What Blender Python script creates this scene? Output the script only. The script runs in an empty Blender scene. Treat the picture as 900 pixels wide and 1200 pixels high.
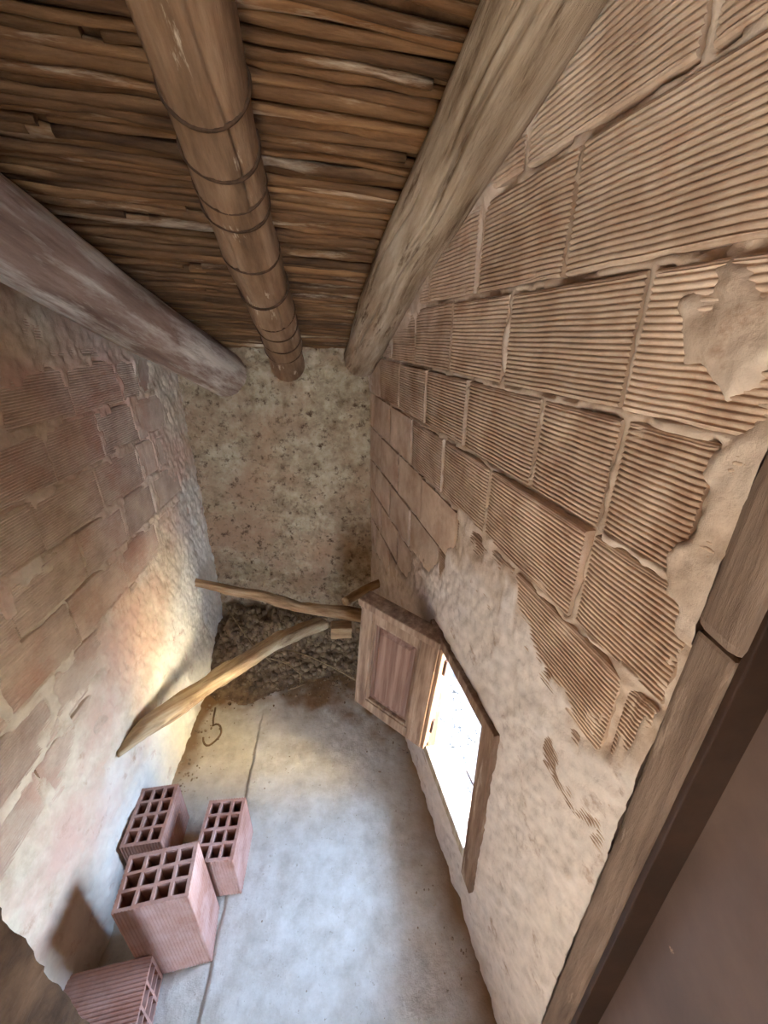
import bpy, bmesh, math, random
import numpy as np
from mathutils import Vector, Matrix

random.seed(7)
SC = bpy.context.scene
COL = SC.collection
PI = math.pi

# ------------------------------------------------------------------ camera
EYE = Vector((0, 0, 1.65))
PITCH = math.radians(24)
FPX = 473.0
cam_d = bpy.data.cameras.new('camera')
cam_d.sensor_fit = 'VERTICAL'
cam_d.sensor_height = 36
cam_d.lens = 36 * FPX / 1200
cam_d.clip_start = .02
cam = bpy.data.objects.new('camera', cam_d)
COL.objects.link(cam)
cam.location = EYE
cam.rotation_euler = (PI / 2 - PITCH, 0, 0)
SC.camera = cam

# ------------------------------------------------------------------ world, sun, exposure
w = bpy.data.worlds.new('sky')
SC.world = w
w.use_nodes = True
nt = w.node_tree
bg = nt.nodes['Background']
tc = nt.nodes.new('ShaderNodeTexCoord')
sep = nt.nodes.new('ShaderNodeSeparateXYZ')
rmp = nt.nodes.new('ShaderNodeValToRGB')
nt.links.new(tc.outputs['Generated'], sep.inputs[0])
nt.links.new(sep.outputs['Z'], rmp.inputs[0])
rmp.color_ramp.elements[0].position = 0.0
rmp.color_ramp.elements[0].color = (.58, .75, 1, 1)
rmp.color_ramp.elements[1].position = .6
rmp.color_ramp.elements[1].color = (.36, .57, 1, 1)
nt.links.new(rmp.outputs[0], bg.inputs[0])
bg.inputs[1].default_value = 4.0

sun_d = bpy.data.lights.new('sun', 'SUN')
sun_d.energy = 42.0
sun_d.angle = math.radians(.6)
sun_d.color = (1, .95, .86)
sun = bpy.data.objects.new('sun', sun_d)
COL.objects.link(sun)
sun.rotation_euler = Vector((-.36, .58, .73)).to_track_quat('Z', 'Y').to_euler()

vs = SC.view_settings
vs.view_transform = 'Standard'
vs.look = 'None'
vs.gamma = 1
vs.use_curve_mapping = False
vs.exposure = 4.0


def portal(name, loc, rot, sx, sy):
    """guides sampling of the sky through an opening, gives no light itself"""
    d = bpy.data.lights.new(name, 'AREA')
    d.shape = 'RECTANGLE'
    d.size, d.size_y = sx, sy
    d.cycles.is_portal = True
    o = bpy.data.objects.new(name, d)
    COL.objects.link(o)
    o.location = loc
    o.rotation_euler = rot
    return o



portal('window_portal', (.345, .77, .59), (0, PI / 2, math.atan(.247)), .6, .42)

# ------------------------------------------------------------------ helpers


def srgb(r, g, b):
    def f(c):
        c /= 255
        return c / 12.92 if c <= .04045 else ((c + .055) / 1.055) ** 2.4
    return (f(r), f(g), f(b), 1)


def _hash(i, j, k):
    n = (i * 374761393 + j * 668265263 + k * 2147483647 + 1013904223) & 0xffffffff
    n = ((n ^ (n >> 13)) * 1274126177) & 0xffffffff
    n = ((n ^ (n >> 16)) * 2246822519) & 0xffffffff
    return ((n ^ (n >> 15)) & 0xffff) / 65535.0


def vnoise(x, y, z=0.0):
    x, y, z = np.broadcast_arrays(np.asarray(x, float), np.asarray(y, float), np.asarray(z, float))
    xi, yi, zi = np.floor(x).astype(np.int64), np.floor(y).astype(np.int64), np.floor(z).astype(np.int64)
    fx, fy, fz = x - xi, y - yi, z - zi
    fx, fy, fz = [t * t * (3 - 2 * t) for t in (fx, fy, fz)]
    r = 0
    for a in (0, 1):
        for b in (0, 1):
            for c in (0, 1):
                wgt = (fx if a else 1 - fx) * (fy if b else 1 - fy) * (fz if c else 1 - fz)
                r = r + wgt * _hash(xi + a, yi + b, zi + c)
    return r * 2 - 1


def fbm(x, y, z=0.0, o=4):
    r, a, s, t = 0, 1, 1, 0
    for i in range(o):
        r = r + a * vnoise(x * s + 17.3 * i, y * s - 9.1 * i, z * s + 5.7 * i)
        t += a
        a *= .55
        s *= 2.03
    return r / t


def sstep(a, b, x):
    t = np.clip((x - a) / (b - a), 0, 1)
    return t * t * (3 - 2 * t)


def mesh_from(verts, faces, name='mesh', smooth=False):
    me = bpy.data.meshes.new(name)
    if isinstance(verts, np.ndarray) and isinstance(faces, np.ndarray):
        nv, nf = len(verts), len(faces)
        k = faces.shape[1]
        me.vertices.add(nv)
        me.vertices.foreach_set('co', verts.astype(np.float32).ravel())
        me.loops.add(nf * k)
        me.loops.foreach_set('vertex_index', faces.astype(np.int32).ravel())
        me.polygons.add(nf)
        me.polygons.foreach_set('loop_start', np.arange(0, nf * k, k, dtype=np.int32))
        me.polygons.foreach_set('loop_total', np.full(nf, k, dtype=np.int32))
        me.update(calc_edges=True)
    else:
        me.from_pydata([tuple(v) for v in verts], [], faces)
        me.update()
    if smooth:
        me.polygons.foreach_set('use_smooth', [True] * len(me.polygons))
    return me


def add(name, me, mat=None, parent=None, loc=None, rot=None):
    o = bpy.data.objects.new(name, me)
    COL.objects.link(o)
    if mat is not None and me is not None and not me.materials:
        me.materials.append(mat)
    if parent:
        o.parent = parent
    if loc is not None:
        o.location = loc
    if rot is not None:
        o.rotation_euler = rot
    return o


def tag(o, label=None, cat=None, group=None, kind=None):
    if label:
        o['label'] = label
    if cat:
        o['category'] = cat
    if group:
        o['group'] = group
    if kind:
        o['kind'] = kind
    return o


def grid_faces(nu, nv, keep=None):
    i, j = np.meshgrid(np.arange(nu - 1), np.arange(nv - 1), indexing='ij')
    a = i * nv + j
    f = np.stack([a, a + nv, a + nv + 1, a + 1], -1).reshape(-1, 4)
    if keep is not None:
        f = f[keep[:-1, :-1].ravel()]
    return f


class MB:
    """collects convex pieces into one mesh"""

    def __init__(self):
        self.v, self.f = [], []

    def hexa(self, p):
        b = len(self.v)
        self.v += [tuple(q) for q in p]
        for f in ((0, 3, 2, 1), (4, 5, 6, 7), (0, 1, 5, 4), (1, 2, 6, 5), (2, 3, 7, 6), (3, 0, 4, 7)):
            self.f.append(tuple(b + i for i in f))
        return self

    def box(self, x0, x1, y0, y1, z0, z1):
        return self.hexa([(x0, y0, z0), (x1, y0, z0), (x1, y1, z0), (x0, y1, z0),
                          (x0, y0, z1), (x1, y0, z1), (x1, y1, z1), (x0, y1, z1)])

    def mesh(self, bevel=0, name='mesh', rough=0, cuts=0, seed=0):
        me = mesh_from(self.v, self.f, name)
        bm = bmesh.new()
        bm.from_mesh(me)
        bmesh.ops.recalc_face_normals(bm, faces=bm.faces)
        if bevel:
            bmesh.ops.bevel(bm, geom=list(bm.edges), offset=bevel, segments=2, profile=.6, affect='EDGES', clamp_overlap=True)
        if cuts:
            for _ in range(cuts):
                long = [e for e in bm.edges if e.calc_length() > .03]
                if long:
                    bmesh.ops.subdivide_edges(bm, edges=long, cuts=1, use_grid_fill=True)
        if rough:
            co = np.array([v.co[:] for v in bm.verts])
            for ax in range(3):
                d = fbm(co[:, 0] * 14 + seed + 31 * ax, co[:, 1] * 14, co[:, 2] * 14, 3) * rough
                for v, q in zip(bm.verts, d):
                    v.co[ax] += q
        bmesh.ops.triangulate(bm, faces=[f for f in bm.faces if len(f.verts) > 4])
        bm.to_mesh(me)
        bm.free()
        me.update()
        return me


# ------------------------------------------------------------------ materials


def mat(name, cols, scale=6, stretch=(1, 1, 1), detail=8, bump=.3, bscale=40, bdist=.004, rough=.92,
        spots=None, sscale=30, sthr=(.56, .66), rand=0, attr=None, lo=.32, hi=.68, tint=None, tscale=2.0, spec=.2, soff=0.0):
    """procedural noise material; cols = dark..light list; spots = second colour in patches;
    attr = {attribute name: colour} mixed over by mesh attribute"""
    m = bpy.data.materials.new(name)
    m.use_nodes = True
    t = m.node_tree
    N, L = t.nodes.new, t.links.new
    p = t.nodes['Principled BSDF']
    p.inputs['Roughness'].default_value = rough
    p.inputs['Specular IOR Level'].default_value = spec
    tcn = N('ShaderNodeTexCoord')
    src = tcn.outputs['Object']
    if rand:
        oi = N('ShaderNodeObjectInfo')
        mulv = N('ShaderNodeVectorMath')
        mulv.operation = 'MULTIPLY_ADD'
        L(oi.outputs['Random'], mulv.inputs[0])
        mulv.inputs[1].default_value = (13.7, 7.9, 5.3)
        L(src, mulv.inputs[2])
        src = mulv.outputs[0]
    mp = N('ShaderNodeMapping')
    mp.inputs['Scale'].default_value = stretch
    L(src, mp.inputs[0])
    n1 = N('ShaderNodeTexNoise')
    n1.inputs['Scale'].default_value = scale
    n1.inputs['Detail'].default_value = detail
    n1.inputs['Roughness'].default_value = .65
    L(mp.outputs[0], n1.inputs[0])
    r = N('ShaderNodeValToRGB')
    L(n1.outputs[0], r.inputs[0])
    el = r.color_ramp.elements
    while len(el) < len(cols):
        el.new(.5)
    for i, c in enumerate(cols):
        el[i].position = lo + (hi - lo) * i / max(1, len(cols) - 1)
        el[i].color = c
    out = r.outputs[0]

    def mix(fac, a, b, blend='MIX'):
        x = N('ShaderNodeMix')
        x.data_type = 'RGBA'
        x.blend_type = blend
        for s, val in ((x.inputs['Factor'], fac), (x.inputs['A'], a), (x.inputs['B'], b)):
            if hasattr(val, 'is_output'):
                L(val, s)
            else:
                s.default_value = val
        return x.outputs['Result']

    def noise_mask(sc, thr, off=0.0):
        n = N('ShaderNodeTexNoise')
        n.noise_dimensions = '4D'
        n.inputs['W'].default_value = 3.3 + off
        n.inputs['Scale'].default_value = sc
        n.inputs['Detail'].default_value = 6
        n.inputs['Roughness'].default_value = .7
        L(mp.outputs[0], n.inputs[0])
        q = N('ShaderNodeMapRange')
        q.inputs['From Min'].default_value = thr[0]
        q.inputs['From Max'].default_value = thr[1]
        L(n.outputs[0], q.inputs['Value'])
        return q.outputs[0]
    if tint is not None:
        out = mix(noise_mask(tscale, (.45, .62), 4.0), out, tint)
    if attr:
        for k, c in attr.items():
            a = N('ShaderNodeAttribute')
            a.attribute_name = k
            cc = mix(noise_mask(scale * 1.7, (.3, .7), 8.0), c, tuple(q * .8 for q in c[:3]) + (1,))
            out = mix(a.outputs['Fac'], out, cc)
    if spots is not None:
        out = mix(noise_mask(sscale, sthr, soff), out, spots)
    if rand:
        hs = N('ShaderNodeHueSaturation')
        q = N('ShaderNodeMapRange')
        q.inputs['To Min'].default_value = 1 - rand
        q.inputs['To Max'].default_value = 1 + rand
        L(oi.outputs['Random'], q.inputs['Value'])
        L(q.outputs[0], hs.inputs['Value'])
        L(out, hs.inputs['Color'])
        out = hs.outputs[0]
    L(out, p.inputs['Base Color'])
    if bump:
        n2 = N('ShaderNodeTexNoise')
        n2.inputs['Scale'].default_value = bscale
        n2.inputs['Detail'].default_value = 8
        n2.inputs['Roughness'].default_value = .7
        L(mp.outputs[0], n2.inputs[0])
        b = N('ShaderNodeBump')
        b.inputs['Strength'].default_value = bump
        b.inputs['Distance'].default_value = bdist
        L(n2.outputs[0], b.inputs['Height'])
        L(b.outputs[0], p.inputs['Normal'])
    return m


M = {}
M['brick_r'] = mat('dusty_wall_brick', [srgb(167, 135, 111), srgb(194, 167, 143), srgb(214, 189, 165)], 9, rand=.08,
                   spots=srgb(168, 120, 90), sscale=7, sthr=(.56, .80), bump=.35, bscale=120, bdist=.002)
M['brick_l'] = mat('pale_wall_brick', [srgb(189, 161, 138), srgb(215, 191, 166), srgb(228, 209, 184)], 9, rand=.08,
                   spots=srgb(203, 157, 132), sscale=6, sthr=(.50, .74), bump=.35, bscale=120, bdist=.002)
M['plaster_r'] = mat('right_wall_mortar', [srgb(169, 144, 121), srgb(195, 172, 151), srgb(213, 192, 171)], 14,
                     attr={'lime': srgb(224, 208, 194)}, spots=srgb(154, 120, 94), sscale=16, sthr=(.58, .72),
                     bump=.6, bscale=60, bdist=.004)
M['plaster_l'] = mat('left_wall_mortar', [srgb(192, 167, 139), srgb(216, 197, 169), srgb(232, 215, 189)], 12,
                     tint=srgb(211, 174, 151), tscale=3.0,
                     attr={'lime': srgb(239, 231, 214)}, spots=srgb(182, 138, 110), sscale=15, sthr=(.58, .74),
                     bump=.6, bscale=60, bdist=.004)
M['back'] = mat('back_wall_render', [srgb(124, 99, 70), srgb(166, 141, 108), srgb(192, 169, 136)], 16,
                tint=srgb(158, 121, 90), tscale=2.2, spots=srgb(80, 55, 32), sscale=34, sthr=(.53, .66),
                bump=1.0, bscale=60, bdist=.008)
M['floor'] = mat('dusty_concrete', [srgb(178, 165, 145), srgb(196, 184, 164), srgb(210, 200, 182)], 14,
                 attr={'dirt_shade': srgb(136, 102, 68)}, spots=srgb(128, 108, 86), sscale=60, sthr=(.60, .72),
                 bump=.7, bscale=80, bdist=.004)
M['grit'] = mat('brown_grit', [srgb(108, 88, 68), srgb(140, 118, 94), srgb(172, 150, 124)], 40, bump=.3)
M['soil'] = mat('dark_soil', [srgb(85, 64, 45), srgb(118, 92, 64), srgb(148, 120, 87)], 22, bump=.8, bscale=90, bdist=.005)
M['reed'] = mat('reed_cane', [srgb(64, 40, 23), srgb(108, 73, 43), srgb(145, 104, 66)], 11, (.3, 3, 3), rand=.34,
                spots=srgb(183, 156, 126), sscale=8, sthr=(.56, .70), bump=.9, bscale=26, bdist=.004, rough=.85)
M['mud'] = mat('roof_mud', [srgb(72, 46, 28), srgb(106, 74, 48), srgb(134, 100, 70)], 9, bump=.8, bscale=30, bdist=.006)
M['log_m'] = mat('smooth_brown_log', [srgb(103, 74, 48), srgb(139, 104, 74), srgb(165, 130, 98)], 10, (.35, 2, 2),
                 spots=srgb(209, 182, 151), sscale=16, sthr=(.60, .67), bump=.7, bscale=26, bdist=.005, rough=.8)
M['log_l'] = mat('pinkish_limed_log', [srgb(110, 84, 68), srgb(148, 118, 98), srgb(176, 148, 128)], 8, (.35, 2, 2),
                 spots=srgb(214, 196, 172), sscale=5, sthr=(.46, .58), bump=.6, bscale=26, bdist=.004, rough=.85)
M['log_r'] = mat('grey_weathered_log', [srgb(122, 96, 70), srgb(174, 148, 120), srgb(206, 184, 156)], 10, (.3, 2.4, 2.4),
                 spots=srgb(102, 76, 52), sscale=16, sthr=(.54, .64), bump=1.0, bscale=26, bdist=.010, rough=.9)
M['rope'] = mat('old_rope', [srgb(58, 38, 24), srgb(92, 64, 42)], 60, bump=.5, bscale=200, bdist=.002)
M['wood'] = mat('old_shutter_wood', [srgb(98, 71, 52), srgb(137, 107, 82), srgb(167, 137, 111)], 14, (3, 3, .25),
                spots=srgb(86, 61, 45), sscale=20, sthr=(.56, .70), bump=.7, bscale=40, bdist=.002, rough=.8)
M['panel'] = mat('shutter_panel_wood', [srgb(98, 67, 52), srgb(129, 95, 76), srgb(150, 116, 96)], 16, (4, 4, .2),
                 bump=.7, bscale=40, bdist=.002, rough=.8)
M['palewood'] = mat('pale_dry_wood', [srgb(141, 119, 94), srgb(177, 157, 130), srgb(199, 183, 158)], 12, (3, 3, .3),
                    bump=.7, bscale=40, bdist=.002, rough=.85)
M['frame'] = mat('window_frame_wood', [srgb(94, 69, 51), srgb(126, 97, 76), srgb(151, 123, 100)], 14, (3, 3, .3),
                 spots=srgb(186, 162, 140), sscale=12, sthr=(.58, .70), bump=.6, bscale=40, bdist=.002, rough=.85)
M['pole'] = mat('split_pole_wood', [srgb(114, 88, 61), srgb(169, 139, 102), srgb(204, 180, 140)], 10, (.25, 3, 3),
                spots=srgb(94, 68, 44), sscale=9, sthr=(.56, .68), bump=.8, bscale=30, bdist=.003, rough=.85)
M['branch'] = mat('brown_branch', [srgb(113, 80, 49), srgb(155, 118, 80), srgb(181, 147, 109)], 14, (.4, 3, 3),
                  bump=.6, bscale=40, bdist=.003, rough=.85)
M['straw'] = mat('dry_stalk', [srgb(120, 92, 60), srgb(160, 132, 92)], 30, bump=0)
M['terracotta'] = mat('hollow_brick_clay', [srgb(152, 106, 86), srgb(174, 126, 106), srgb(190, 146, 126)], 8, rand=.05,
                      tint=srgb(190, 152, 136), tscale=5, bump=.3, bscale=120, bdist=.0015)
M['stop'] = mat('dark_brown_stop', [srgb(44, 28, 18), srgb(56, 36, 24), srgb(70, 47, 33)], 8, bump=.2, bscale=60, bdist=.001, rough=.5)  # darker brown than the jamb beside it
M['door'] = mat('brown_door_paint', [srgb(82, 63, 54), srgb(94, 73, 63), srgb(106, 84, 72)], 5, spots=srgb(170, 140, 116),
                sscale=26, sthr=(.70, .74), bump=.15, bscale=60, bdist=.001, rough=.42, spec=.4)
M['jamb'] = mat('door_jamb_wood', [srgb(90, 71, 58), srgb(123, 101, 85), srgb(146, 123, 105)], 10, (3, 3, .4),
                spots=srgb(178, 154, 134), sscale=14, sthr=(.58, .68), bump=.8, bscale=40, bdist=.003, rough=.7)
M['adobe'] = mat('dark_adobe', [srgb(58, 42, 30), srgb(86, 64, 46), srgb(110, 84, 62)], 12, bump=.8, bscale=50, bdist=.006)
M['gravel'] = mat('pale_gravel', [srgb(66, 66, 65), srgb(80, 80, 78), srgb(92, 91, 89)], 30,
                  spots=srgb(24, 23, 21), sscale=30, sthr=(.54, .62), bump=.5, bscale=80)
M['outer'] = mat('ochre_bounce_render', [srgb(220, 206, 172), srgb(230, 218, 188), srgb(236, 226, 200)], 4, bump=.3, bscale=40)  # for the added wall that bounces sunlight
M['leaf'] = mat('weed_green', [srgb(88, 124, 52), srgb(136, 168, 84)], 20, bump=0)
M['iron'] = mat('rusty_iron', [srgb(62, 42, 32), srgb(92, 66, 50)], 40, bump=.2, rough=.6)

# ------------------------------------------------------------------ wall frames


def RW(Y, z, d=0.0):
    return np.stack([.401 - .247 * Y - .9708 * d, Y - .2398 * d, z + 0 * Y], -1)


def LWp(Y, z, d=0.0):
    return np.stack([-.784 - .0713 * Y + .99747 * d, Y + .0711 * d, z + 0 * Y], -1)


RW_ROT = math.atan2(-.9708, .2398)
LW_ROT = math.atan2(1, -.0713)
BACK = 1.9


def zceil(Y):
    return 2.336 - .4 * Y


def wp(fn, *a):
    return tuple(float(q) for q in fn(np.float64(a[0]), np.float64(a[1]), a[2] if len(a) > 2 else 0.0))


# brick layouts: list of rows (z0, z1, [(ya, yb, smooth)])
def rows_right():
    rows = []
    A = [.33, .49, .768, 1.01, 1.27, 1.53, 1.79, 1.9]
    B = [.33, .38, .64, .90, 1.163, 1.42, 1.68, 1.9]
    C = [.33, .363, .48, .64, .905, 1.163, 1.42, 1.68, 1.9]
    for k in range(-2, 11):
        z1 = 1.87 - .155 * k
        J = C if k == 2 else (A if k % 2 else B)
        rows.append((z1 - .155, z1, J))
    return rows


def rows_left():
    rows = []
    A = [.22, .365, .625, .888, 1.15, 1.41, 1.54, 1.78, 1.9]
    B = [.22, .47, .735, 1.0, 1.23, 1.45, 1.70, 1.9]
    for k in range(-3, 10):
        z1 = 1.43 - .145 * k
        rows.append((z1 - .145, z1, A if k % 2 else B))
    return rows


def plaster_right(Y, z):
    """>0: plaster covers the bricks"""
    line = np.interp(Y, [.2, .33, .43, .52, .62, .72, .85, .93, .96, 1.1, 1.3, 1.9],
                        [1.17, 1.20, 1.16, 1.20, 1.22, 1.25, 1.26, 1.24, 1.05, .98, .86, .55])
    n = fbm(Y * 9, z * 7, 1.3, 4)
    p = (line - z) * 5 + n * .75 - .12
    # patches beside the door jamb
    for (yc, zc, ry, rz) in ((.385, 1.655, .05, .05), (.335, 1.47, .03, .10), (1.86, 1.48, .05, .05), (.30, 1.72, .06, .05), (.62, 1.83, .0, .0)):
        if ry:
            p = np.maximum(p, .75 - np.hypot((Y - yc) / ry, (z - zc) / rz) * .8 + n * .8 + .9 * fbm(Y * 30, z * 30, 3.7, 3))
    p = np.maximum(p, (z - zceil(Y) + .10) * 9 + n * .8)
    return p


def plaster_left(Y, z):
    n = fbm(Y * 7, z * 8, 7.7, 4)
    n2 = fbm((Y + z * .5) * 3, (z - Y * .3) * 9, 2.2, 4)
    p = -.40 + n * .95 + n2 * .75
    p = np.maximum(p, (z - 1.53 - .05 * (Y - 1)) * 6 + n * .5)
    p = np.maximum(p, (Y - 1.60) * 5 + n * .5)
    low = np.interp(Y, [.3, .7, 1.0, 1.3, 1.6, 1.9], [.66, .72, .82, .92, 1.06, 1.2])
    p = np.maximum(p, (low - z) * 3.2 + n * .55)
    return p


def joint_depth(Y, z, rows, gap=.0055):
    """mask: 1 inside a brick footprint, 0 in a joint"""
    inside = np.zeros_like(Y)
    wob = fbm(Y * 12, z * 12, 4.4, 2) * .003
    for (z0, z1, J) in rows:
        rz = (z > z0 + gap + wob) & (z < z1 - gap + wob)
        col = np.zeros_like(Y, bool)
        for a, b in zip(J[:-1], J[1:]):
            col |= (Y > a + gap) & (Y < b - gap)
        inside = np.where(rz & col, 1.0, inside)
    return inside


def wall_sheet(fn, rows, pfun, Y0, Y1, z0, z1, step, hole, seed, lime_fn, smear=.3, rgh=1.0):
    nu, nv = int((Y1 - Y0) / step) + 1, int((z1 - z0) / step) + 1
    Y, z = np.meshgrid(np.linspace(Y0, Y1, nu), np.linspace(z0, z1, nv), indexing='ij')
    inside = joint_depth(Y, z, rows)
    rough = fbm(Y * 55 + seed, z * 55, 0, 3)
    mid = fbm(Y * 17 + seed, z * 17, 3, 3)
    dj = -.006 + .008 * mid + .005 * rough + .004 * fbm(Y * 32 + seed, z * 32, 6, 2)
    crack = fbm(Y * 8 + seed, z * 15, 9.0, 2)
    dj = np.where(crack > .20, dj - .03 * sstep(.20, .32, crack), dj)
    base = np.where(inside > 0, -.016, dj)
    p = pfun(Y, z)
    near = 1 - joint_depth(Y, z, rows, .019)
    p = p + smear * near * (.5 + fbm(Y * 11 + seed, z * 11, 12.0, 3) * 1.6)
    streak = fbm((Y + .55 * z) * 34 + seed, (z - .4 * Y) * 9, 5.0, 3)
    dp = -.016 + .020 * sstep(-.35, .35, p) + .0034 * rgh * rough + .0034 * rgh * streak * sstep(0, .6, p) + .004 * mid * sstep(0, .8, p)
    d = np.maximum(base, dp)
    keep = None
    if hole:
        a, b, c, e = hole
        keep = ~((Y > a) & (Y < b) & (z > c) & (z < e))
    keep2 = z < zceil(Y) + .05
    keep = keep2 if keep is None else keep & keep2
    co = fn(Y.ravel(), z.ravel(), d.ravel())
    me = mesh_from(co, grid_faces(nu, nv, keep), 'sheet', True)
    at = me.attributes.new('lime', 'FLOAT', 'POINT')
    at.data.foreach_set('value', lime_fn(Y, z, p).ravel().astype(np.float32))
    return me


def join_into(me, extra):
    """append plain geometry (v, f) to a mesh, keeping attributes"""
    bm = bmesh.new()
    bm.from_mesh(me)
    vs_ = [bm.verts.new(v) for v in extra.v]
    for f in extra.f:
        bm.faces.new([vs_[i] for i in f])
    bm.to_mesh(me)
    bm.free()
    me.update()


def wbox(mb, fn, Y0, Y1, z0, z1, d0, d1):
    q = [wp(fn, y, z, d) for z in (z0, z1) for (y, d) in ((Y0, d0), (Y1, d0), (Y1, d1), (Y0, d1))]
    mb.hexa(q)


# ------------------------------------------------------------------ brick meshes (wall)
BL, BH = .256, .143


def ribbed_brick(seed, ribs=20, depth=.0026, H=BH, L=BL, wear=.0007, smooth=False):
    prof = []  # (z, y) y>0 goes into the wall
    if smooth:
        for i in range(9):
            prof.append((H * (i / 8 - .5), .0006))
    else:
        pitch = H / ribs
        for i in range(ribs):
            b = -H / 2 + i * pitch
            for (t, y) in ((.04, depth), (.30, .0004), (.50, .0), (.70, .0004), (.92, depth)):
                prof.append((b + t * pitch, y))
    prof = [(-H / 2, .05), (-H / 2, .003)] + prof + [(H / 2, .003), (H / 2, .05)]
    nx = 13
    xs = np.linspace(-L / 2, L / 2, nx)
    P_ = np.array(prof)
    X, I = np.meshgrid(xs, np.arange(len(prof)), indexing='ij')
    Z = P_[I, 0]
    Yv = P_[I, 1]
    n = fbm(X * 60 + seed * 7, Z * 90, seed, 3)
    n2 = fbm(X * 14 + seed * 3, Z * 14, seed + .5, 2)
    Yv = Yv + wear * n * 1.4 + .0012 * n2 + np.where((np.abs(Z) > H * .47) | (np.abs(X) > L * .49), .0018, 0)
    chip = sstep(.38, .6, n2) * (depth if not smooth else .001)
    Yv = np.where(Yv < depth * .9, Yv + chip * .8, Yv)
    Z = Z + .0008 * vnoise(X * 20 + seed, 3.3, seed)
    co = np.stack([X.ravel(), Yv.ravel(), Z.ravel()], -1)
    f = [tuple(int(k) for k in q) for q in grid_faces(nx, len(prof))]
    m_ = len(prof)
    f.append(tuple(range(m_)))
    f.append(tuple(reversed(range((nx - 1) * m_, nx * m_))))
    me = mesh_from(co.tolist(), f, 'wall_brick')
    bm = bmesh.new()
    bm.from_mesh(me)
    bmesh.ops.recalc_face_normals(bm, faces=bm.faces)
    bm.to_mesh(me)
    bm.free()
    return me


def lay_bricks(wall, fn, rot, rows, pfun, mat_, hole, smooth_fn, d0, seed):
    rnd = random.Random(seed)
    ribbed = [ribbed_brick(seed + i) for i in range(6)]
    plain = [ribbed_brick(seed + 50 + i, smooth=True) for i in range(3)]
    for m in ribbed + plain:
        m.materials.append(mat_)
    for (z0, z1, J) in rows:
        for a, b in zip(J[:-1], J[1:]):
            zc, yc = (z0 + z1) / 2, (a + b) / 2
            if z0 > zceil(yc) - .0 or z1 < .05:
                continue
            yy, zz = np.meshgrid(np.linspace(a, b, 9), np.linspace(z0, z1, 7))
            if (pfun(yy, zz) > .25).all():
                continue                      # wholly under plaster
            if hole and b > hole[0] and a < hole[1] and z1 > hole[2] and z0 < hole[3]:
                continue
            me = rnd.choice(plain if smooth_fn(yc, zc) else ribbed)
            dd = d0 + rnd.uniform(-.002, .003)
            o = add('brick', me, None, wall, wp(fn, yc, zc, dd))
            ln = (b - a) * 1.025 - .012
            o.scale = (ln / BL, 1, (z1 - z0 - .011) / BH)
            o.rotation_euler = (rnd.uniform(-.006, .006), rnd.uniform(-.008, .008), rot + rnd.uniform(-.006, .006))


# ------------------------------------------------------------------ right wall
WIN = (.607, .99, .315, .850)      # outer edge of window frame: Y0 Y1 z0 z1
OPEN = (.652, .95, .34, .822)      # clear opening
RR = rows_right()
def _lime_r(Y, z, p):
    return sstep(.1, .5, p + .5 * fbm(Y * 6, z * 6, 3.1, 3)) * sstep(1.5, 1.0, Y + .25 * fbm(Y * 5, z * 5, 8.0, 2)) * sstep(1.45, 1.2, z)


me = wall_sheet(RW, RR, plaster_right, .327, 1.93, -.01, 2.24, .005, (WIN[0] + .004, WIN[1] - .004, WIN[2] + .004, WIN[3] - .004), 3, _lime_r)
slab = MB()
wbox(slab, RW, .31, OPEN[0] - .015, -.05, 2.42, -.045, -.14)
FAR, LOW = 1.28, .10               # the opening splays outwards on its far side and below
wbox(slab, RW, FAR, 2.06, -.05, 2.42, -.045, -.14)
wbox(slab, RW, OPEN[0] - .015, FAR, -.05, LOW, -.045, -.14)
wbox(slab, RW, OPEN[0] - .015, FAR, OPEN[3] + .02, 2.42, -.045, -.14)
join_into(me, slab)
wall_right = tag(add('wall_right', me, M['plaster_r']), kind='structure')
lay_bricks(wall_right, RW, RW_ROT, RR, plaster_right, M['brick_r'], WIN,
           lambda y, z: y > 1.0 and z < 1.27 or y > 1.6 and z < 1.6 or (y > 1.25 and z < 1.42), 0.0, 11)

# ------------------------------------------------------------------ left wall
RL = rows_left()


def _lime_l(Y, z, p):
    n = fbm(Y * 5, z * 5, 6.1, 4)
    low = np.interp(Y, [.3, .7, 1.0, 1.3, 1.6, 1.9], [.20, .26, .42, .62, .86, 1.0])
    return sstep(-.1, .16, low - z + n * .22)


me = wall_sheet(LWp, RL, plaster_left, .20, 1.93, -.01, 2.24, .005, None, 8, _lime_l, .75, 1.3)
slab = MB()
wbox(slab, LWp, .02, 2.06, -.05, 2.42, -.045, -.22)
join_into(me, slab)
wall_left = tag(add('wall_left', me, M['plaster_l']), kind='structure')
lay_bricks(wall_left, LWp, LW_ROT, RL, plaster_left, M['brick_l'], None,
           lambda y, z: (y > 1.35 and z < 1.29) or y > 1.5, 0.0, 23)

# ------------------------------------------------------------------ back wall
xl, xr = -.93, -.055
nu, nv = 210, 380
X, Z = np.meshgrid(np.linspace(xl, xr, nu), np.linspace(-.01, 1.66, nv), indexing='ij')
n1 = fbm(X * 14, Z * 14, 1.1, 4)
n2 = fbm(X * 60, Z * 60, 2.1, 3)
d = .006 * n1 + .007 * n2 - .006 * sstep(.25, .5, fbm(X * 38, Z * 38, 7.0, 3))
d += .045 * np.exp(-(X - xl) / .035) + .012 * np.exp(-(xr - X) / .02)
ztop = 1.49 + .035 * fbm(X * 9, 0 * X, 5.0, 2)
d += .05 * sstep(0, .06, Z - ztop) + .018 * sstep(.0, .05, Z - ztop) * fbm(X * 25, Z * 25, 9, 3)
me = mesh_from(np.stack([X.ravel(), BACK - d.ravel(), Z.ravel()], -1), grid_faces(nu, nv), 'back', True)
slab = MB()
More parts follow.
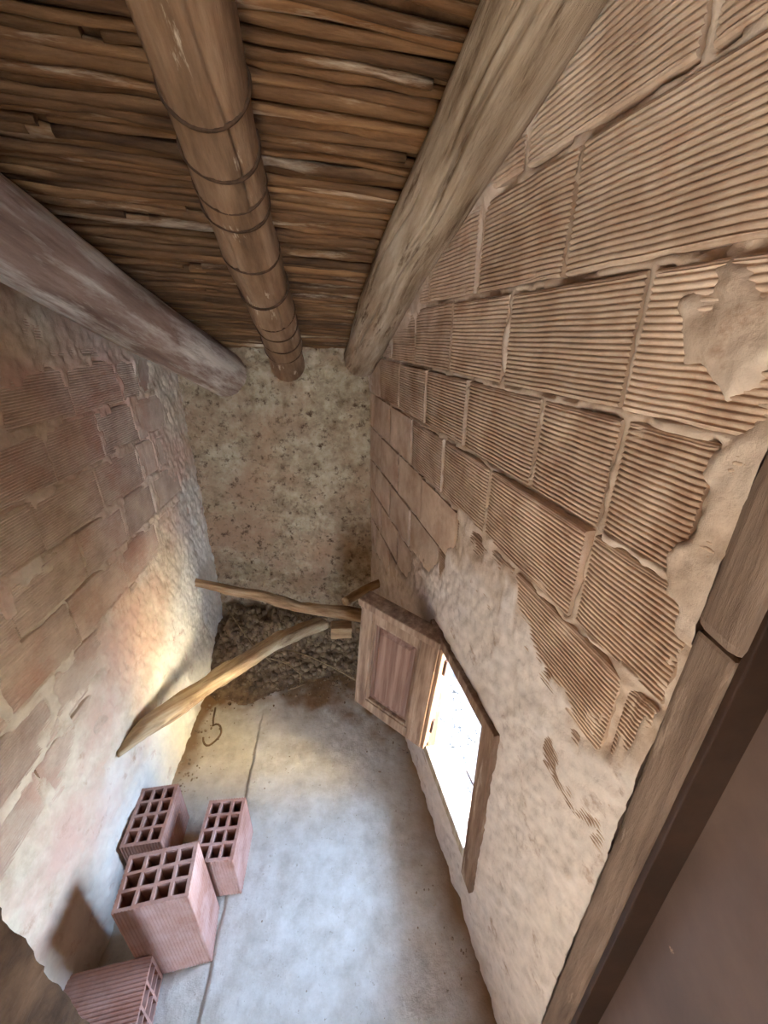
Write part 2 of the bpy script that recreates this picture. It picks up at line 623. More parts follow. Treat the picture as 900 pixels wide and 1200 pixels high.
slab.box(-1.3, .35, BACK + .03, BACK + .2, -.05, 1.7)
join_into(me, slab)
wall_back = tag(add('wall_back', me, M['back']), kind='structure')

# ------------------------------------------------------------------ floor
nu, nv = 190, 270
U, Y = np.meshgrid(np.linspace(0, 1, nu), np.linspace(-.02, 1.93, nv), indexing='ij')
XL = -.784 - .0713 * Y - .03
XR = .401 - .247 * Y + .04
X = XL + (XR - XL) * U
dr = (XR - .04) - X
dl = X - (XL + .03)
n = fbm(X * 9, Y * 9, 3, 4)
fine = fbm(X * 55, Y * 55, 1, 3)
ridge = .022 * np.exp(-dr / .03) * (1 + .7 * n) + .014 * np.exp(-dl / .04) * (1 + n) * sstep(.8, 1.2, Y)
crackx = -.50 - .10 * (Y - .58) + .012 * fbm(Y * 9, 0 * Y, 2, 3)
crack = np.exp(-((X - crackx) / .0035) ** 2) * sstep(1.45, 1.2, Y)
step_ = .006 * sstep(-.004, .004, X - crackx)
Zf = .0035 * n + .0022 * fine + ridge - .004 * crack + step_ - .006
dirt_shade = np.clip(np.exp(-dr / .085) * 1.15 + n * .35 - .12, 0, 1) + sstep(1.30, 1.52, Y + .20 * n + .10 * (X + .4)) + .9 * sstep(.35, .7, np.exp(-dl / .09) + n * .4) * sstep(.9, 1.15, Y) + crack * .35  # strip along the right wall: soil, plus the wall's shade painted in
me = mesh_from(np.stack([X.ravel(), Y.ravel(), Zf.ravel()], -1), grid_faces(nu, nv), 'floor', True)
at = me.attributes.new('dirt_shade', 'FLOAT', 'POINT')
at.data.foreach_set('value', np.clip(dirt_shade, 0, 1).ravel().astype(np.float32))
floor = tag(add('floor', me, M['floor']), kind='structure')

# ------------------------------------------------------------------ ceiling: mud slab with reeds
mb = MB()
def cz(Y): return zceil(Y) + .012
mb.hexa([(-1.25, -.15, cz(-.15)), (.75, -.15, cz(-.15)), (.75, 2.1, cz(2.1)), (-1.25, 2.1, cz(2.1)),
         (-1.25, -.15, cz(-.15) + .12), (.75, -.15, cz(-.15) + .12), (.75, 2.1, cz(2.1) + .12), (-1.25, 2.1, cz(2.1) + .12)])
ceiling = tag(add('ceiling', mb.mesh(), M['mud']), kind='structure')


def tube(pts, rad, seg=10, cap=True):
    """tube along points with per-point radius (float or function of angle)"""
    pts = [Vector(p) for p in pts]
    V, F_ = [], []
    up = Vector((0, 0, 1))
    n = len(pts)
    for i, p in enumerate(pts):
        t = (pts[min(i + 1, n - 1)] - pts[max(i - 1, 0)]).normalized()
        a = t.cross(up)
        if a.length < 1e-3:
            a = t.cross(Vector((0, 1, 0)))
        a.normalize()
        b = a.cross(t)
        for k in range(seg):
            an = 2 * PI * k / seg
            r = rad(i / (n - 1), an) if callable(rad) else (rad[i] if hasattr(rad, '__len__') else rad)
            V.append(p + (a * math.cos(an) + b * math.sin(an)) * r)
    for i in range(n - 1):
        for k in range(seg):
            k2 = (k + 1) % seg
            F_.append((i * seg + k, i * seg + k2, (i + 1) * seg + k2, (i + 1) * seg + k))
    if cap:
        F_.append(tuple(reversed(range(seg))))
        F_.append(tuple(range((n - 1) * seg, n * seg)))
    me_ = mesh_from(V, F_, 'tube')
    sm = [len(p.vertices) == 4 for p in me_.polygons]
    me_.polygons.foreach_set('use_smooth', sm)
    return me_


def reed_mesh(i):
    rnd = random.Random(100 + i)
    L = 1.32
    pts, rad = [], []
    node = rnd.uniform(.0, .2)
    n = 25
    for k in range(n):
        x = -L / 2 + L * k / (n - 1)
        pts.append((x, .0022 * math.sin(k * .9 + i), .002 * math.sin(k * .8 + 2 * i)))
        near = abs(((x - node + 5) % .16) - .08)
        rad.append(.0095 * (1 + .22 * (near > .068)) * rnd.uniform(.9, 1.08))
    m = tube(pts, rad, 7)
    m.materials.append(M['reed'])
    return m


reeds = [reed_mesh(i) for i in range(6)]
RA = math.atan(.17)
pitch = math.atan(.4)
rnd = random.Random(5)
yr = .36
row = 0
while yr < 1.93:
    if rnd.random() < .62:
        segs = ((-.28 + rnd.uniform(-.08, .08), 1.0),)
    else:
        cut = rnd.uniform(-.6, .1)
        segs = ((cut - .45, .66), (cut + .45, .66))
    for (xx, ls) in segs:
        yy = yr + .17 * (xx + .3) + rnd.uniform(-.005, .005)
        if yy < .25 or yy > 1.97:
            continue
        hi_ = .401 - .247 * yy + .02
        if xx - .4 > hi_ or xx + .4 < -.90:
            continue
        o = add('reed', rnd.choice(reeds), None, ceiling, (xx, yy, zceil(yy) + rnd.uniform(-.003, .006)))
        o.rotation_euler = (rnd.uniform(0, 6.28), -.0 + rnd.uniform(-.012, .012), RA + rnd.uniform(-.035, .035))
        # tilt with the roof slope: reeds rise a little where they run sideways
        o.rotation_euler.rotate_axis  # noqa
        s = rnd.choice((.8, 1, 1, 1.2, 1.5, 2.0))
        o.scale = (ls * rnd.uniform(.96, 1.05), s, min(s, 1.1))
        o.rotation_mode = 'QUATERNION'
        dirx = Vector((math.cos(RA), math.sin(RA), -.4 * math.sin(RA))).normalized()
        q = Vector((1, 0, 0)).rotation_difference(dirx)
        from mathutils import Quaternion
        q = Quaternion((0, 0, 1), rnd.gauss(0, .007)) @ q
        o.rotation_quaternion = q @ Quaternion((1, 0, 0), -pitch)
    yr += rnd.uniform(.015, .021)
    row += 1

# ------------------------------------------------------------------ logs


def log(name, p0, p1, r0, r1, seed, m, label, seg=160, n=190, lump=.05, cracks=(), bend=(0, 0), ridge_fn=None):
    p0, p1 = Vector(p0), Vector(p1)
    L = (p1 - p0).length
    u = np.linspace(0, 1, n)
    an = np.linspace(0, 2 * PI, seg, endpoint=False)
    U_, A_ = np.meshgrid(u, an, indexing='ij')
    R_ = r0 + (r1 - r0) * U_
    ca, sa = np.cos(A_), np.sin(A_)
    R_ = R_ * (1 + lump * fbm(U_ * L * 4 + seed, ca * 1.1, sa * 1.1, 3) + .022 * fbm(U_ * L * 9 + seed, ca * 5, sa * 5, 3) + .012 * fbm(U_ * L * 12 + seed, ca * 16, sa * 16, 2))
    if ridge_fn is not None:
        R_ = R_ * (1 + ridge_fn(U_))
    for (a0, u0, u1, wd, dp, tw) in cracks:
        da = (A_ - a0 - tw * (U_ - u0) - .10 * np.sin(U_ * 23 + seed) + PI) % (2 * PI) - PI
        R_ = R_ * (1 - dp * np.exp(-(da / wd) ** 2) * sstep(u0 - .02, u0 + .03, U_) * sstep(u1 + .02, u1 - .03, U_))
    # rounded far end
    R_ = R_ * np.sqrt(np.clip(1 - np.clip((U_ - .985) / .0155, 0, 1) ** 2, .02, 1))
    sx = bend[0] * np.sin(U_ * PI) + .006 * np.sin(U_ * 9 + seed)
    sy = bend[1] * np.sin(U_ * PI)
    co = np.stack([U_ * L, R_ * ca + sx, R_ * sa + sy], -1).reshape(-1, 3)
    f = []
    for i in range(n - 1):
        for k in range(seg):
            k2 = (k + 1) % seg
            f.append((i * seg + k, (i + 1) * seg + k, (i + 1) * seg + k2, i * seg + k2))
    f.append(tuple(range(seg)))
    f.append(tuple(reversed(range((n - 1) * seg, n * seg))))
    me_ = mesh_from(co.tolist(), f, 'log', True)
    ax = (p1 - p0).normalized()
    side = Vector((0, 0, 1)).cross(ax).normalized()      # local y
    upv = ax.cross(side)                                  # local z
    mt = Matrix((ax, side, upv)).transposed().to_4x4()
    mt.translation = p0
    o = add(name, me_, m)
    o.matrix_world = mt
    o.rotation_mode = 'XYZ'
    tag(o, label, 'log', 'roof logs')
    o['len'] = L
    return o, L


# local angle: 0 = +side (left for viewer looking in), -PI/2 = underside
mid0, mid1 = (-.208, .42, 2.138), (-.42, 1.88, 1.51)
ml, mL = log('roof_log', mid0, mid1, .062, .070, 4, M['log_m'],
             'smooth brown roof log tied round with loops of old cord', lump=.05,
             cracks=((-1.9, .10, .36, .05, .10, -.9), (-1.2, .42, .60, .05, .10, .8), (-2.0, .55, .72, .05, .10, -.8)),
             ridge_fn=lambda u: .03 * np.sin(u * 40) * sstep(.2, .4, u))
ll, lL = log('roof_log', (-.735, .45, 1.99), (-.685, 1.84, 1.478), .080, .093, 9, M['log_l'],
             'thick pinkish roof log streaked with lime resting against the left wall', lump=.05,
             cracks=((-2.2, .35, .6, .05, .05, .2),))
rl, rL = log('roof_log', (.24, .38, 2.085), (-.107, 1.88, 1.538), .058, .080, 15, M['log_r'],
             'grey weathered roof log with long cracks lying along the right brick wall', lump=.07, bend=(.0, .02),
             cracks=((-1.0, .12, .44, .07, .22, .2), (-1.35, .30, .62, .06, .20, .3), (-.65, .05, .30, .05, .16, -.2),
                     (-1.8, .45, .75, .05, .14, .3), (-.9, .60, .88, .06, .16, .6), (-.3, .35, .6, .05, .12, .2)))
for o in (ml, ll, rl):
    del o['len']

# cord loops on the middle log
def ring_mesh(R, tilt, r, seed):
    pts = []
    n_ = 36
    rr = random.Random(seed)
    ph = rr.uniform(0, 6)
    for k in range(n_):
        a = 2 * PI * k / n_
        q = R * (1 + .015 * math.sin(3 * a + ph))
        pts.append(Vector((tilt * math.sin(a) * R + .004 * math.sin(2 * a + ph), q * math.cos(a), q * math.sin(a))))
    V, F_ = [], []
    sg = 6
    for i, p in enumerate(pts):
        t = (pts[(i + 1) % n_] - pts[i - 1]).normalized()
        a = Vector((1, 0, 0))
        b = t.cross(a).normalized()
        a = b.cross(t).normalized()
        for k in range(sg):
            an = 2 * PI * k / sg
            V.append(p + (a * math.cos(an) + b * math.sin(an)) * r)
    for i in range(n_):
        for k in range(sg):
            F_.append((i * sg + k, ((i + 1) % n_) * sg + k, ((i + 1) % n_) * sg + (k + 1) % sg, i * sg + (k + 1) % sg))
    return mesh_from(V, F_, 'ring', True)


RING_U = (.251, .311, .361, .391, .484, .581, .672, .724, .794, .85)
for i, u in enumerate(RING_U):
    R = .062 + .008 * u
    add('cord_loop', ring_mesh(R * 1.015, .12 * (-1) ** i * (i % 3) / 2, .0032 if i < 6 else .0022, i), M['rope'], ml, (u * mL, .006 * math.sin(u * 9 + 4), 0))

# ------------------------------------------------------------------ window frame (structure) and shutter
win = tag(add('window_1', None, loc=wp(RW, .8, .0)), kind='structure')
wloc = win.location.copy()


def wpart(name, Y0, Y1, z0, z1, d0, d1, m, bevel=.003, rough=.0015, seed=0):
    mb_ = MB()
    wbox(mb_, RW, Y0, Y1, z0, z1, d0, d1)
    mb_.v = [tuple(Vector(v) - wloc) for v in mb_.v]
    return add(name, mb_.mesh(bevel, rough=rough, cuts=3, seed=seed), m, win)


wpart('frame_stile', .600, .652, .215, .850, .017, -.06, M['frame'], seed=1)
wpart('frame_stile', .95, .99, .315, .850, .016, -.022, M['frame'], seed=2)
wpart('frame_head', .600, .99, .822, .856, .017, -.07, M['frame'], seed=3)
wpart('frame_sill', .65, .99, .296, .340, .022, -.026, M['palewood'], seed=4)
nl = add('nail', tube([Vector(wp(RW, .645, .588, .004)) - wloc, Vector(wp(RW, .665, .589, .008)) - wloc, Vector(wp(RW, .700, .590, .010)) - wloc], [.003, .0026, .0022], 6), M['iron'], win)

# shutter: local x from hinge to free edge, y = towards back, z up
hinge = Vector((.118, .925, .365))
free = Vector((-.112, 1.09, .40))
SW = (Vector((free.x, free.y, 0)) - Vector((hinge.x, hinge.y, 0))).length
ang = math.atan2(free.y - hinge.y, free.x - hinge.x)
sh = tag(add('window_shutter', None, loc=hinge), 'small panelled wooden window shutter swung open into the room', 'shutter')
sh.rotation_euler = (0, math.radians(-6), ang)
# viewer sees local +y side? normal of local y after rotation
HT = .465
T = .046
sgn = 1.0   # camera side is +y in local frame (rotated ~145 deg)


def spart(name, x0, x1, y0, y1, z0, z1, m, bevel=.003, parent=None, seed=0, rough=.0008):
    mb_ = MB().box(x0, x1, y0, y1, z0, z1)
    return add(name, mb_.mesh(bevel, rough=rough, cuts=2, seed=seed), m, parent or sh)


st = .046
spart('stile', 0, st + .012, -T, 0, 0, HT, M['wood'], seed=1)
spart('stile', SW - st, SW, -T, 0, 0, HT, M['wood'], seed=2)
spart('rail', st + .012, SW - st, -T, 0, 0, st, M['wood'], seed=3)
spart('rail', st + .012, SW - st, -T, 0, HT - st, HT, M['wood'], seed=4)
pa = spart('panel', st + .008, SW - st + .004, -T + .006, -.016, st - .004, HT - st + .004, M['panel'], seed=5)
# raised field with chamfered border
px0, px1, pz0, pz1 = st + .030, SW - st - .018, st + .022, HT - st - .022
c = .016
fld = MB()
fld.hexa([(px0, -.018, pz0), (px1, -.018, pz0), (px1, -.018, pz1), (px0, -.018, pz1),
          (px0 + c, -.006, pz0 + c), (px1 - c, -.006, pz0 + c), (px1 - c, -.006, pz1 - c), (px0 + c, -.006, pz1 - c)])
add('raised_field', fld.mesh(.002, rough=.0006, cuts=2), M['panel'], pa)
# mouldings round the panel
for nm, b in (('moulding', (st + .012, st + .022, st, HT - st)), ('moulding', (SW - st - .010, SW - st, st, HT - st)),
              ('moulding', (st + .012, SW - st, st, st + .010)), ('moulding', (st + .012, SW - st, HT - st - .010, HT - st))):
    spart(nm, b[0], b[1], -.02, -.004, b[2], b[3], M['wood'], .003, seed=7)
# thick lip of the top edge and hinge-side edge strip
spart('top_lip', -.004, SW + .006, -T - .004, .010, HT - .004, HT + .022, M['wood'], .005, seed=8)
spart('hinge_edge', -.014, .0, -T - .012, -.004, -.002, HT - .01, M['wood'], .003, seed=9)
spart('hinge_leaf', -.022, -.010, -T + .004, -T + .016, .06, .12, M['iron'], .001, seed=10)
spart('hinge_leaf', -.022, -.010, -T + .004, -T + .016, HT - .13, HT - .07, M['iron'], .001, seed=11)

# ------------------------------------------------------------------ hollow bricks on the floor


def hollow_brick(nx, ny, W, D, H, ribs_w, ribs_d, rd_w=.0022, rd_d=.0012, seed=0):
    """holes run along z and open on top; base at z=0"""
    V, F_ = [], []

    def vid(p):
        V.append(p)
        return len(V) - 1
    ins = .003
    # perimeter with ribs, counter-clockwise, outer pts and inner pts
    O, I = [], []

    def side(p0, p1, nrm, ribs, rd):
        p0, p1, nrm = Vector(p0), Vector(p1), Vector(nrm)
        ts = []
        for i in range(ribs):
            for (t, k) in ((.0, 1), (.22, 0), (.62, 0), (.85, 1)):
                ts.append(((i + t) / ribs, k))
        for (t, k) in ts:
            p = p0.lerp(p1, t)
            O.append(p - nrm * (rd * k))
            I.append((min(max(p.x, -W / 2 + ins), W / 2 - ins), min(max(p.y, -D / 2 + ins), D / 2 - ins)))
    w2, d2 = W / 2, D / 2
    side((-w2, -d2), (w2, -d2), (0, -1), ribs_w, rd_w)
    side((w2, -d2), (w2, d2), (1, 0), ribs_d, rd_d)
    side((w2, d2), (-w2, d2), (0, 1), ribs_w, rd_w)
    side((-w2, d2), (-w2, -d2), (-1, 0), ribs_d, rd_d)
    n_ = len(O)
    zs = [0, H * .33, H * .66, H - .002, H]
    rings = []
    for zi, zz in enumerate(zs):
        rings.append([vid((p.x * (.996 if zi in (0, 4) else 1), p.y * (.996 if zi in (0, 4) else 1), zz)) for p in O])
    for a, b in zip(rings[:-1], rings[1:]):
        for k in range(n_):
            k2 = (k + 1) % n_
            F_.append((a[k], a[k2], b[k2], b[k]))
    inner = [vid((q[0], q[1], H)) for q in I]
    for k in range(n_):
        k2 = (k + 1) % n_
        F_.append((rings[-1][k], rings[-1][k2], inner[k2], inner[k]))
    F_.append(tuple(reversed(rings[0])))
    # lattice top
    t_o, t_i = .010 - ins, .0075
    xs, ys = [-w2 + ins], [-d2 + ins]
    hw = (W - 2 * ins - 2 * t_o - (nx - 1) * t_i) / nx
    hd = (D - 2 * ins - 2 * t_o - (ny - 1) * t_i) / ny
    x = xs[0] + t_o
    for i in range(nx):
        xs += [x, x + hw]
        x += hw + t_i
    xs.append(w2 - ins)
    y = ys[0] + t_o
    for i in range(ny):
        ys += [y, y + hd]
        y += hd + t_i
    ys.append(d2 - ins)
    G = {}
    rr = random.Random(seed)
    for i, x in enumerate(xs):
        for j, y in enumerate(ys):
            e = 0 if i in (0, len(xs) - 1) or j in (0, len(ys) - 1) else .0012
            G[i, j] = vid((x + rr.uniform(-e, e), y + rr.uniform(-e, e), H))
    for i in range(len(xs) - 1):
        for j in range(len(ys) - 1):
            q = (G[i, j], G[i + 1, j], G[i + 1, j + 1], G[i, j + 1])
            if i % 2 == 1 and j % 2 == 1:
                lo_ = [vid((V[k][0], V[k][1], .012)) for k in q]
                for k in range(4):
                    k2 = (k + 1) % 4
                    F_.append((q[k], q[k2], lo_[k2], lo_[k]))
                F_.append(tuple(lo_))
            else:
                F_.append(q)
    me_ = mesh_from(V, F_, 'hollow_brick')
    return me_


def rotz_of(a, b):
    return math.atan2(b[1] - a[1], b[0] - a[0])


hb_tall = hollow_brick(4, 3, .178, .125, .355, 22, 12, seed=1)
hb_low = hollow_brick(3, 4, .122, .182, .195, 14, 18, rd_w=.0022, rd_d=.0010, seed=2)
hb_lie = hollow_brick(3, 4, .130, .185, .200, 14, 22, rd_w=.0020, rd_d=.0022, seed=3)
for m in (hb_tall, hb_low, hb_lie):
    m.materials.append(M['terracotta'])
b = add('hollow_brick', hb_tall, None, None, (-.592, .578, -.002), (0, 0, .20))
tag(b, 'tall hollow clay brick standing on end, holes up, ribbed sides, among floor bricks', 'brick', 'loose hollow bricks')
b = add('hollow_brick', hb_low, None, None, (-.526, .772, -.002), (0, 0, .09))
tag(b, 'short hollow clay brick standing on the open floor, farthest from the left wall', 'brick', 'loose hollow bricks')
b = add('hollow_brick', hb_low.copy(), None, None, (-.772, .815, -.002), (0, 0, .15))
tag(b, 'short hollow clay brick standing on end against the left wall', 'brick', 'loose hollow bricks')
b = add('hollow_brick', hb_lie, None, None, (-.800, .378, .062), None)
b.rotation_euler = (0, PI / 2, 0)
b.rotation_euler = (Matrix.Rotation(.19, 4, 'Z') @ Matrix.Rotation(PI / 2, 4, 'Y')).to_euler()
tag(b, 'hollow clay brick lying on its side with its holes facing sideways', 'brick', 'loose hollow bricks')

# ------------------------------------------------------------------ poles and branches


def px(u, v, Y):
    """a point seen at pixel (u,v) at depth Y in the room"""
    x, y = (u - 450) / FPX, (600 - v) / FPX
    r = Vector((x, math.cos(PITCH) + y * math.sin(PITCH), -math.sin(PITCH) + y * math.cos(PITCH)))
    return EYE + r * (Y / r.y)


def wood_stick(name, pts, rad, m, label, cat, seed=0, flat=1.0, seg=28, split=None, sub=16):
    pts = [Vector(p) for p in pts]
    # resample
    P2, R2 = [], []
    for i in range(len(pts) - 1):
        for k in range(sub):
            t = k / sub
            P2.append(pts[i].lerp(pts[i + 1], t))
            R2.append(rad[i] + (rad[i + 1] - rad[i]) * t)
    P2.append(pts[-1])
    R2.append(rad[-1])
    o0 = P2[0].copy()
    ax = (P2[-1] - P2[0]).normalized()
    side = Vector((0, 0, 1)).cross(ax).normalized()
    upv = ax.cross(side)
    Mx = Matrix((ax, side, upv)).transposed()
    V, F_ = [], []
    n_ = len(P2)
    for i, p in enumerate(P2):
        l = Mx.transposed() @ (p - o0)
        for k in range(seg):
            an = 2 * PI * k / seg
            cx, cy = math.cos(an), math.sin(an)
            nn = float(fbm(l.x * 9 + seed, cx * 1.2, cy * 1.2, 2)) * .22 + float(fbm(l.x * 16 + seed, cx * 5, cy * 5, 3)) * .22
            r = R2[i] * (1 + nn)
            dy, dz = cx * r, cy * r * flat
            if split is not None:
                dz = min(dz, split * R2[i] * (1 + .3 * nn))
            V.append((l.x, l.y + dy, l.z + dz))
    for i in range(n_ - 1):
        for k in range(seg):
            k2 = (k + 1) % seg
            F_.append((i * seg + k, (i + 1) * seg + k, (i + 1) * seg + k2, i * seg + k2))
    F_.append(tuple(range(seg)))
    F_.append(tuple(reversed(range((n_ - 1) * seg, n_ * seg))))
    me_ = mesh_from(V, F_, name)
    me_.polygons.foreach_set('use_smooth', [len(p.vertices) == 4 for p in me_.polygons])
    o = add(name, me_, m)
    mt = Mx.to_4x4()
    mt.translation = o0
    o.matrix_world = mt
    return tag(o, label, cat)


wood_stick('wooden_pole', [px(137, 884, .85), px(170, 852, .95), px(260, 792, 1.25), px(330, 748, 1.5), px(378, 730, 1.70)],
           [.012, .036, .040, .042, .042], M['pole'], 'pale split wooden pole slanting from the left wall down to the soil heap', 'pole', 3, flat=.8, split=.62)
wood_stick('branch', [px(222, 681, 1.62), px(262, 690, 1.62), px(310, 699, 1.61), px(352, 712, 1.60), px(405, 718, 1.58), px(438, 724, 1.55)],
           [.022, .025, .028, .027, .036, .034], M['branch'], 'crooked brown branch wedged across between the two side walls', 'branch', 8, flat=.8)
wood_stick('stake', [px(446, 682, 1.72), px(425, 692, 1.62), px(405, 705, 1.52)], [.020, .022, .022], M['branch'],
           'short dark wooden stake jammed into the right wall behind the shutter', 'stake', 12, flat=.9)

# lump of brick on the heap
mb = MB()
c0 = px(400, 738, 1.66)
mb.box(-.055, .055, -.03, .03, -.035, .035)
o = add('brick_fragment', mb.mesh(.006, rough=.006, cuts=2, seed=4), M['branch'], None, c0, (0.05, .04, .1))
tag(o, 'small orange-brown block on the soil heap under the branch', 'block')

# ------------------------------------------------------------------ soil heap
nu, nv = 120, 80
U, V_ = np.meshgrid(np.linspace(0, 1, nu), np.linspace(0, 1, nv), indexing='ij')
Yh = 1.34 + (1.915 - 1.34) * V_
XLh = -.784 - .0713 * Yh - .01
XRh = .401 - .247 * Yh + .01
Xh = XLh + (XRh - XLh) * U
edge = 1.52 + .10 * np.sin((Xh + .5) * 3) + .07 * fbm(Xh * 6, Yh * 3, 2, 3)
hgt = .20 * sstep(0, .42, Yh - edge) + .012 * sstep(-.03, .05, Yh - edge)
nz = fbm(Xh * 24, Yh * 24, 4, 4)
hgt = hgt * (1 + .35 * nz) + .014 * np.abs(fbm(Xh * 45, Yh * 45, 5, 3)) * sstep(-.02, .06, Yh - edge) - .012 * (Yh < edge - .03)
heap_v = np.stack([Xh.ravel(), Yh.ravel(), hgt.ravel() - .002], -1)
hv = heap_v.tolist()
hf = [tuple(int(k) for k in q) for q in grid_faces(nu, nv)]
# clods
rnd = random.Random(77)


def ico_pts():
    bm = bmesh.new()
    bmesh.ops.create_icosphere(bm, subdivisions=1, radius=1)
    v = [tuple(x.co) for x in bm.verts]
    f = [tuple(x.index for x in q.verts) for q in bm.faces]
    bm.free()
    return v, f


iv, ifc = ico_pts()


def clod(hv, hf, x, y, z, r):
    b0 = len(hv)
    s = [r * rnd.uniform(.6, 1.25) for _ in range(3)]
    for v in iv:
        k = rnd.uniform(.75, 1.2)
        hv.append((x + v[0] * s[0] * k, y + v[1] * s[1] * k, z + v[2] * s[2] * k))
    hf += [tuple(b0 + i for i in q) for q in ifc]


def heap_z(x, y):
    i = int(np.clip((x - (-.784 - .0713 * y)) / ((.401 - .247 * y) - (-.784 - .0713 * y)), 0, 1) * (nu - 1))
    j = int(np.clip((y - 1.34) / .575, 0, 1) * (nv - 1))
    return max(0.0, float(hgt[i, j]))


for _ in range(1500):
    y = rnd.uniform(1.36, 1.86)
    lo_, hi_ = -.784 - .0713 * y + .03, .401 - .247 * y - .03
    x = rnd.uniform(lo_, hi_)
    z = heap_z(x, y)
    if z < .006:
        if rnd.random() > math.exp((y - 1.50) / .05) or rnd.random() < .3:
            continue
        clod(hv, hf, x, y, z, rnd.choice((.003, .004, .006, .009)))
        continue
    clod(hv, hf, x, y, z, rnd.choice((.005, .007, .009, .012, .016, .022)))
me = mesh_from(hv, hf, 'heap', True)
tag(add('soil_heap', me, M['soil']), 'dark crumbly soil heap piled at the foot of the back wall', 'soil', kind='stuff')

# crumbs along the walls and floor
hv, hf = [], []
for _ in range(420):
    y = .35 + 1.15 * rnd.random()
    if rnd.random() < .55:
        x = .401 - .247 * y - abs(rnd.gauss(0, .05)) - .006
        k = 0
    elif rnd.random() < .6:
        y = rnd.uniform(1.0, 1.5)
        x = -.784 - .0713 * y + abs(rnd.gauss(0, .06)) + .006
    else:
        x = rnd.uniform(-.7, .2)
        if rnd.random() < .6:
            continue
    if x > .401 - .247 * y - .004 or x < -.784 - .0713 * y + .004:
        continue
    if x < -.42 and y < .96:
        continue
    dr_ = .401 - .247 * y - x
    zz = .022 * math.exp(-dr_ / .03) - .004
    clod(hv, hf, x, y, max(zz, 0.0), rnd.choice((.0018, .0022, .003, .003, .004, .006)))
tag(add('floor_crumbs', mesh_from(hv, hf, 'crumbs'), M['grit']), 'scattered soil crumbs and grit along the foot of the walls', 'grit', kind='stuff')

# root loop on the floor by the left wall
pts = []
for k in range(15):
    a = 2.0 - 4.8 * k / 14
    pts.append((-.765 + .035 * math.cos(a), 1.24 + .05 * math.sin(a), .012 + .004 * math.sin(k)))
pts = [(-.805, 1.38, .012), (-.792, 1.32, .012)] + pts
o = add('root_loop', tube(pts, .0042, 7), M['soil'])
tag(o, 'dark curled loop of root lying on the floor beside the left wall', 'root')

# stalks
def stalk(pts, r, label):
    o_ = add('dry_stalk', tube(pts, r, 6), M['straw'])
    return tag(o_, label, 'stalk')


stalk([px(262, 706, 1.72), px(283, 738, 1.62), px(300, 760, 1.5), px(318, 776, 1.46)], .0028, 'thin dry stalk leaning from the branch down behind the pole')
stalk([px(333, 760, 1.62), px(365, 770, 1.55), px(392, 783, 1.48), px(420, 799, 1.40)], .0030, 'long thin dry stalk running from the pole to below the shutter')
stalk([px(338, 808, 1.50), px(346, 806, 1.50), px(358, 801, 1.51)], .0035, 'short straw stub lying on the soil heap')
stalk([px(318, 772, 1.56), px(338, 778, 1.54), px(352, 790, 1.51), px(352, 800, 1.50)], .0028, 'bent thin stalk half buried in the soil heap')
# twig hanging from the reed ceiling
stalk([px(353, 328, 1.55), px(375, 345, 1.55), px(405, 362, 1.53), px(435, 374, 1.50)], .0030, 'thin twig hanging under the reed ceiling beside the grey log')

# ------------------------------------------------------------------ front wall, door frame and door leaf


def column(path, z0, z1, nz_, amp, seed, m, name, parent=None):
    """closed prism from a dense plan loop, roughened"""
    P_ = np.array(path)
    n_ = len(P_)
    cen = P_.mean(0)
    z = np.linspace(z0, z1, nz_)
    Zc, K = np.meshgrid(z, np.arange(n_), indexing='ij')
    X_, Y_ = P_[K, 0], P_[K, 1]
    nn = fbm(X_ * 16 + seed, Y_ * 16, Zc * 16, 4) * amp + fbm(X_ * 5 + seed, Y_ * 5, Zc * 5, 2) * amp
    dx, dy = X_ - cen[0], Y_ - cen[1]
    ln = np.hypot(dx, dy)
    X_ = X_ + dx / ln * nn
    Y_ = Y_ + dy / ln * nn
    v = np.stack([X_.ravel(), Y_.ravel(), Zc.ravel()], -1).tolist()
    f = []
    for i in range(nz_ - 1):
        for k in range(n_):
            k2 = (k + 1) % n_
            f.append((i * n_ + k, i * n_ + k2, (i + 1) * n_ + k2, (i + 1) * n_ + k))
    f.append(tuple(reversed(range(n_))))
    f.append(tuple(range((nz_ - 1) * n_, nz_ * n_)))
    return v, f


def rect_loop(x0, x1, y0, y1, step):
    out = []
    def seg_(a, b):
        n_ = max(1, int(math.dist(a, b) / step))
        for i in range(n_):
            t = i / n_
            out.append((a[0] + (b[0] - a[0]) * t, a[1] + (b[1] - a[1]) * t))
    seg_((x0, y0), (x1, y0))
    seg_((x1, y0), (x1, y1))
    seg_((x1, y1), (x0, y1))
    seg_((x0, y1), (x0, y0))
    return out


v1, f1 = column(rect_loop(-1.02, -.525, .06, .285, .012), -.03, 2.32, 190, .016, 3, None, '')
mb = MB()
mb.v, mb.f = v1, f1
mb.box(.392, .95, .0, .31, -.03, 2.4)
mb.box(-1.02, .95, .02, .29, 2.02, 2.42)
wall_front = tag(add('wall_front', mesh_from(mb.v, mb.f, 'front'), M['adobe']), kind='structure')

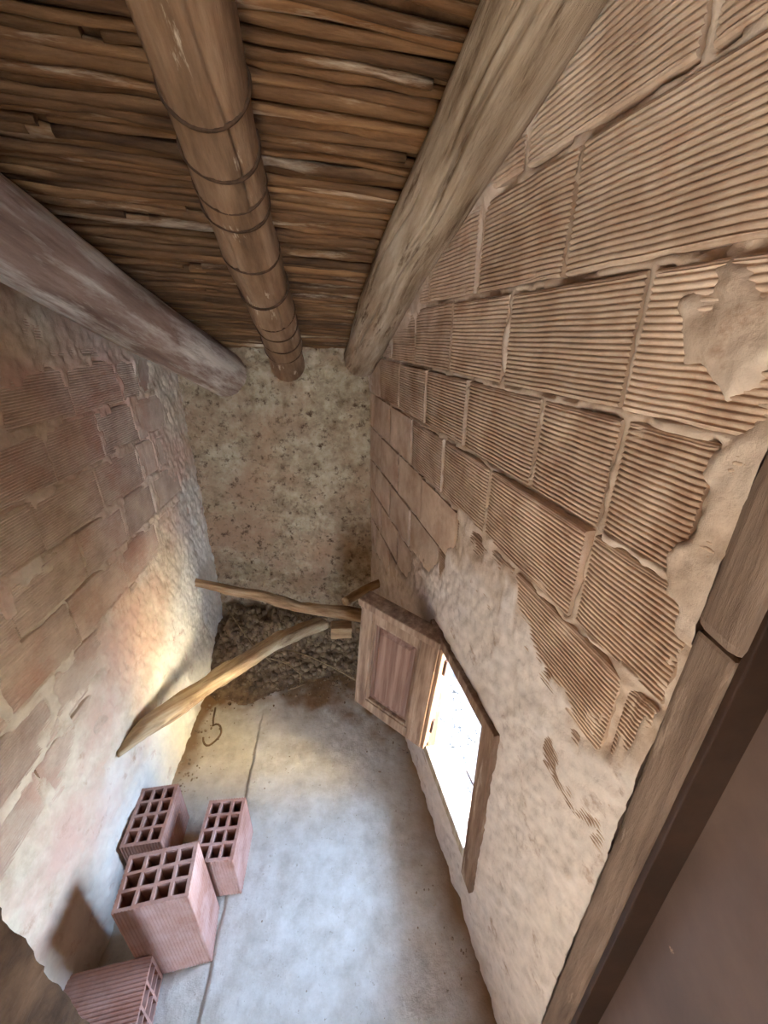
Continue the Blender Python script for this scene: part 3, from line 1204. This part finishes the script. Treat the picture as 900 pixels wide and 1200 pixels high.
door = tag(add('door_1', None, loc=(.34, .3, 0)), kind='structure')
dl_ = door.location
mb = MB().box(.319, .375, .279, .328, 0, 1.375)
o = add('door_jamb', mb.mesh(.006, rough=.0025, cuts=5, seed=2), M['jamb'], door)
o.location = -dl_
mb = MB().box(.314, .378, .274, .330, 1.378, 2.03)
o = add('door_jamb', mb.mesh(.014, rough=.003, cuts=5, seed=5), M['jamb'], door)
o.location = -dl_
mb = MB().box(.322, .362, .270, .279, 0, 1.99)
o = add('door_stop', mb.mesh(.002, rough=.001, cuts=3, seed=8), M['stop'], door)
o.location = -dl_
mb = MB().box(.360, .388, -.46, .277, .01, 2.0)
o = add('door_leaf', mb.mesh(.003, rough=.002, cuts=4, seed=6), M['door'], door)
o.location = -dl_

# ------------------------------------------------------------------ outside
mb = MB().box(-14, 14, -14, 14, -.3, -.035)
tag(add('ground', mb.mesh(), M['gravel']), kind='structure')
mb = MB().box(1.4, 9.0, -1.5, -1.2, -.05, 5.6)  # unseen wall, added to bounce warm sunlight in through the window
tag(add('wall_bounce', mb.mesh(), M['outer']), kind='structure')

mb = MB().box(-3.0, 1.3, -3.4, .02, 2.46, 2.6)  # unseen shell, added to hold back daylight from the doorway
mb.box(-3.0, -2.8, -3.4, .02, -.05, 2.5)
mb.box(-3.0, .50, -3.4, -3.2, -.05, 2.5)
mb.box(1.15, 1.3, -3.4, .02, -.05, 2.5)
tag(add('wall_light_block', mb.mesh(), M['adobe']), kind='structure')

# weed seen through the window
rnd = random.Random(3)
hv, hf = [], []
base = Vector((.42, 1.62, -.035))
for k in range(26):
    a = rnd.uniform(0, 6.28)
    h = rnd.uniform(.05, .13)
    ln = rnd.uniform(.02, .07)
    b0 = len(hv)
    dx, dy = math.cos(a), math.sin(a)
    p = base + Vector((rnd.uniform(-.03, .03), rnd.uniform(-.03, .03), 0))
    hv += [tuple(p + Vector((-dy * .006, dx * .006, 0))), tuple(p + Vector((dy * .006, -dx * .006, 0))),
           tuple(p + Vector((dx * ln * .6 + dy * .007, dy * ln * .6 - dx * .007, h * .7))), tuple(p + Vector((dx * ln, dy * ln, h))),
           tuple(p + Vector((dx * ln * .6 - dy * .007, dy * ln * .6 + dx * .007, h * .7)))]
    hf.append((b0, b0 + 1, b0 + 2, b0 + 3, b0 + 4))
tag(add('weed', mesh_from(hv, hf, 'weed'), M['leaf'], None), 'small green weed growing on the gravel outside the window', 'weed')
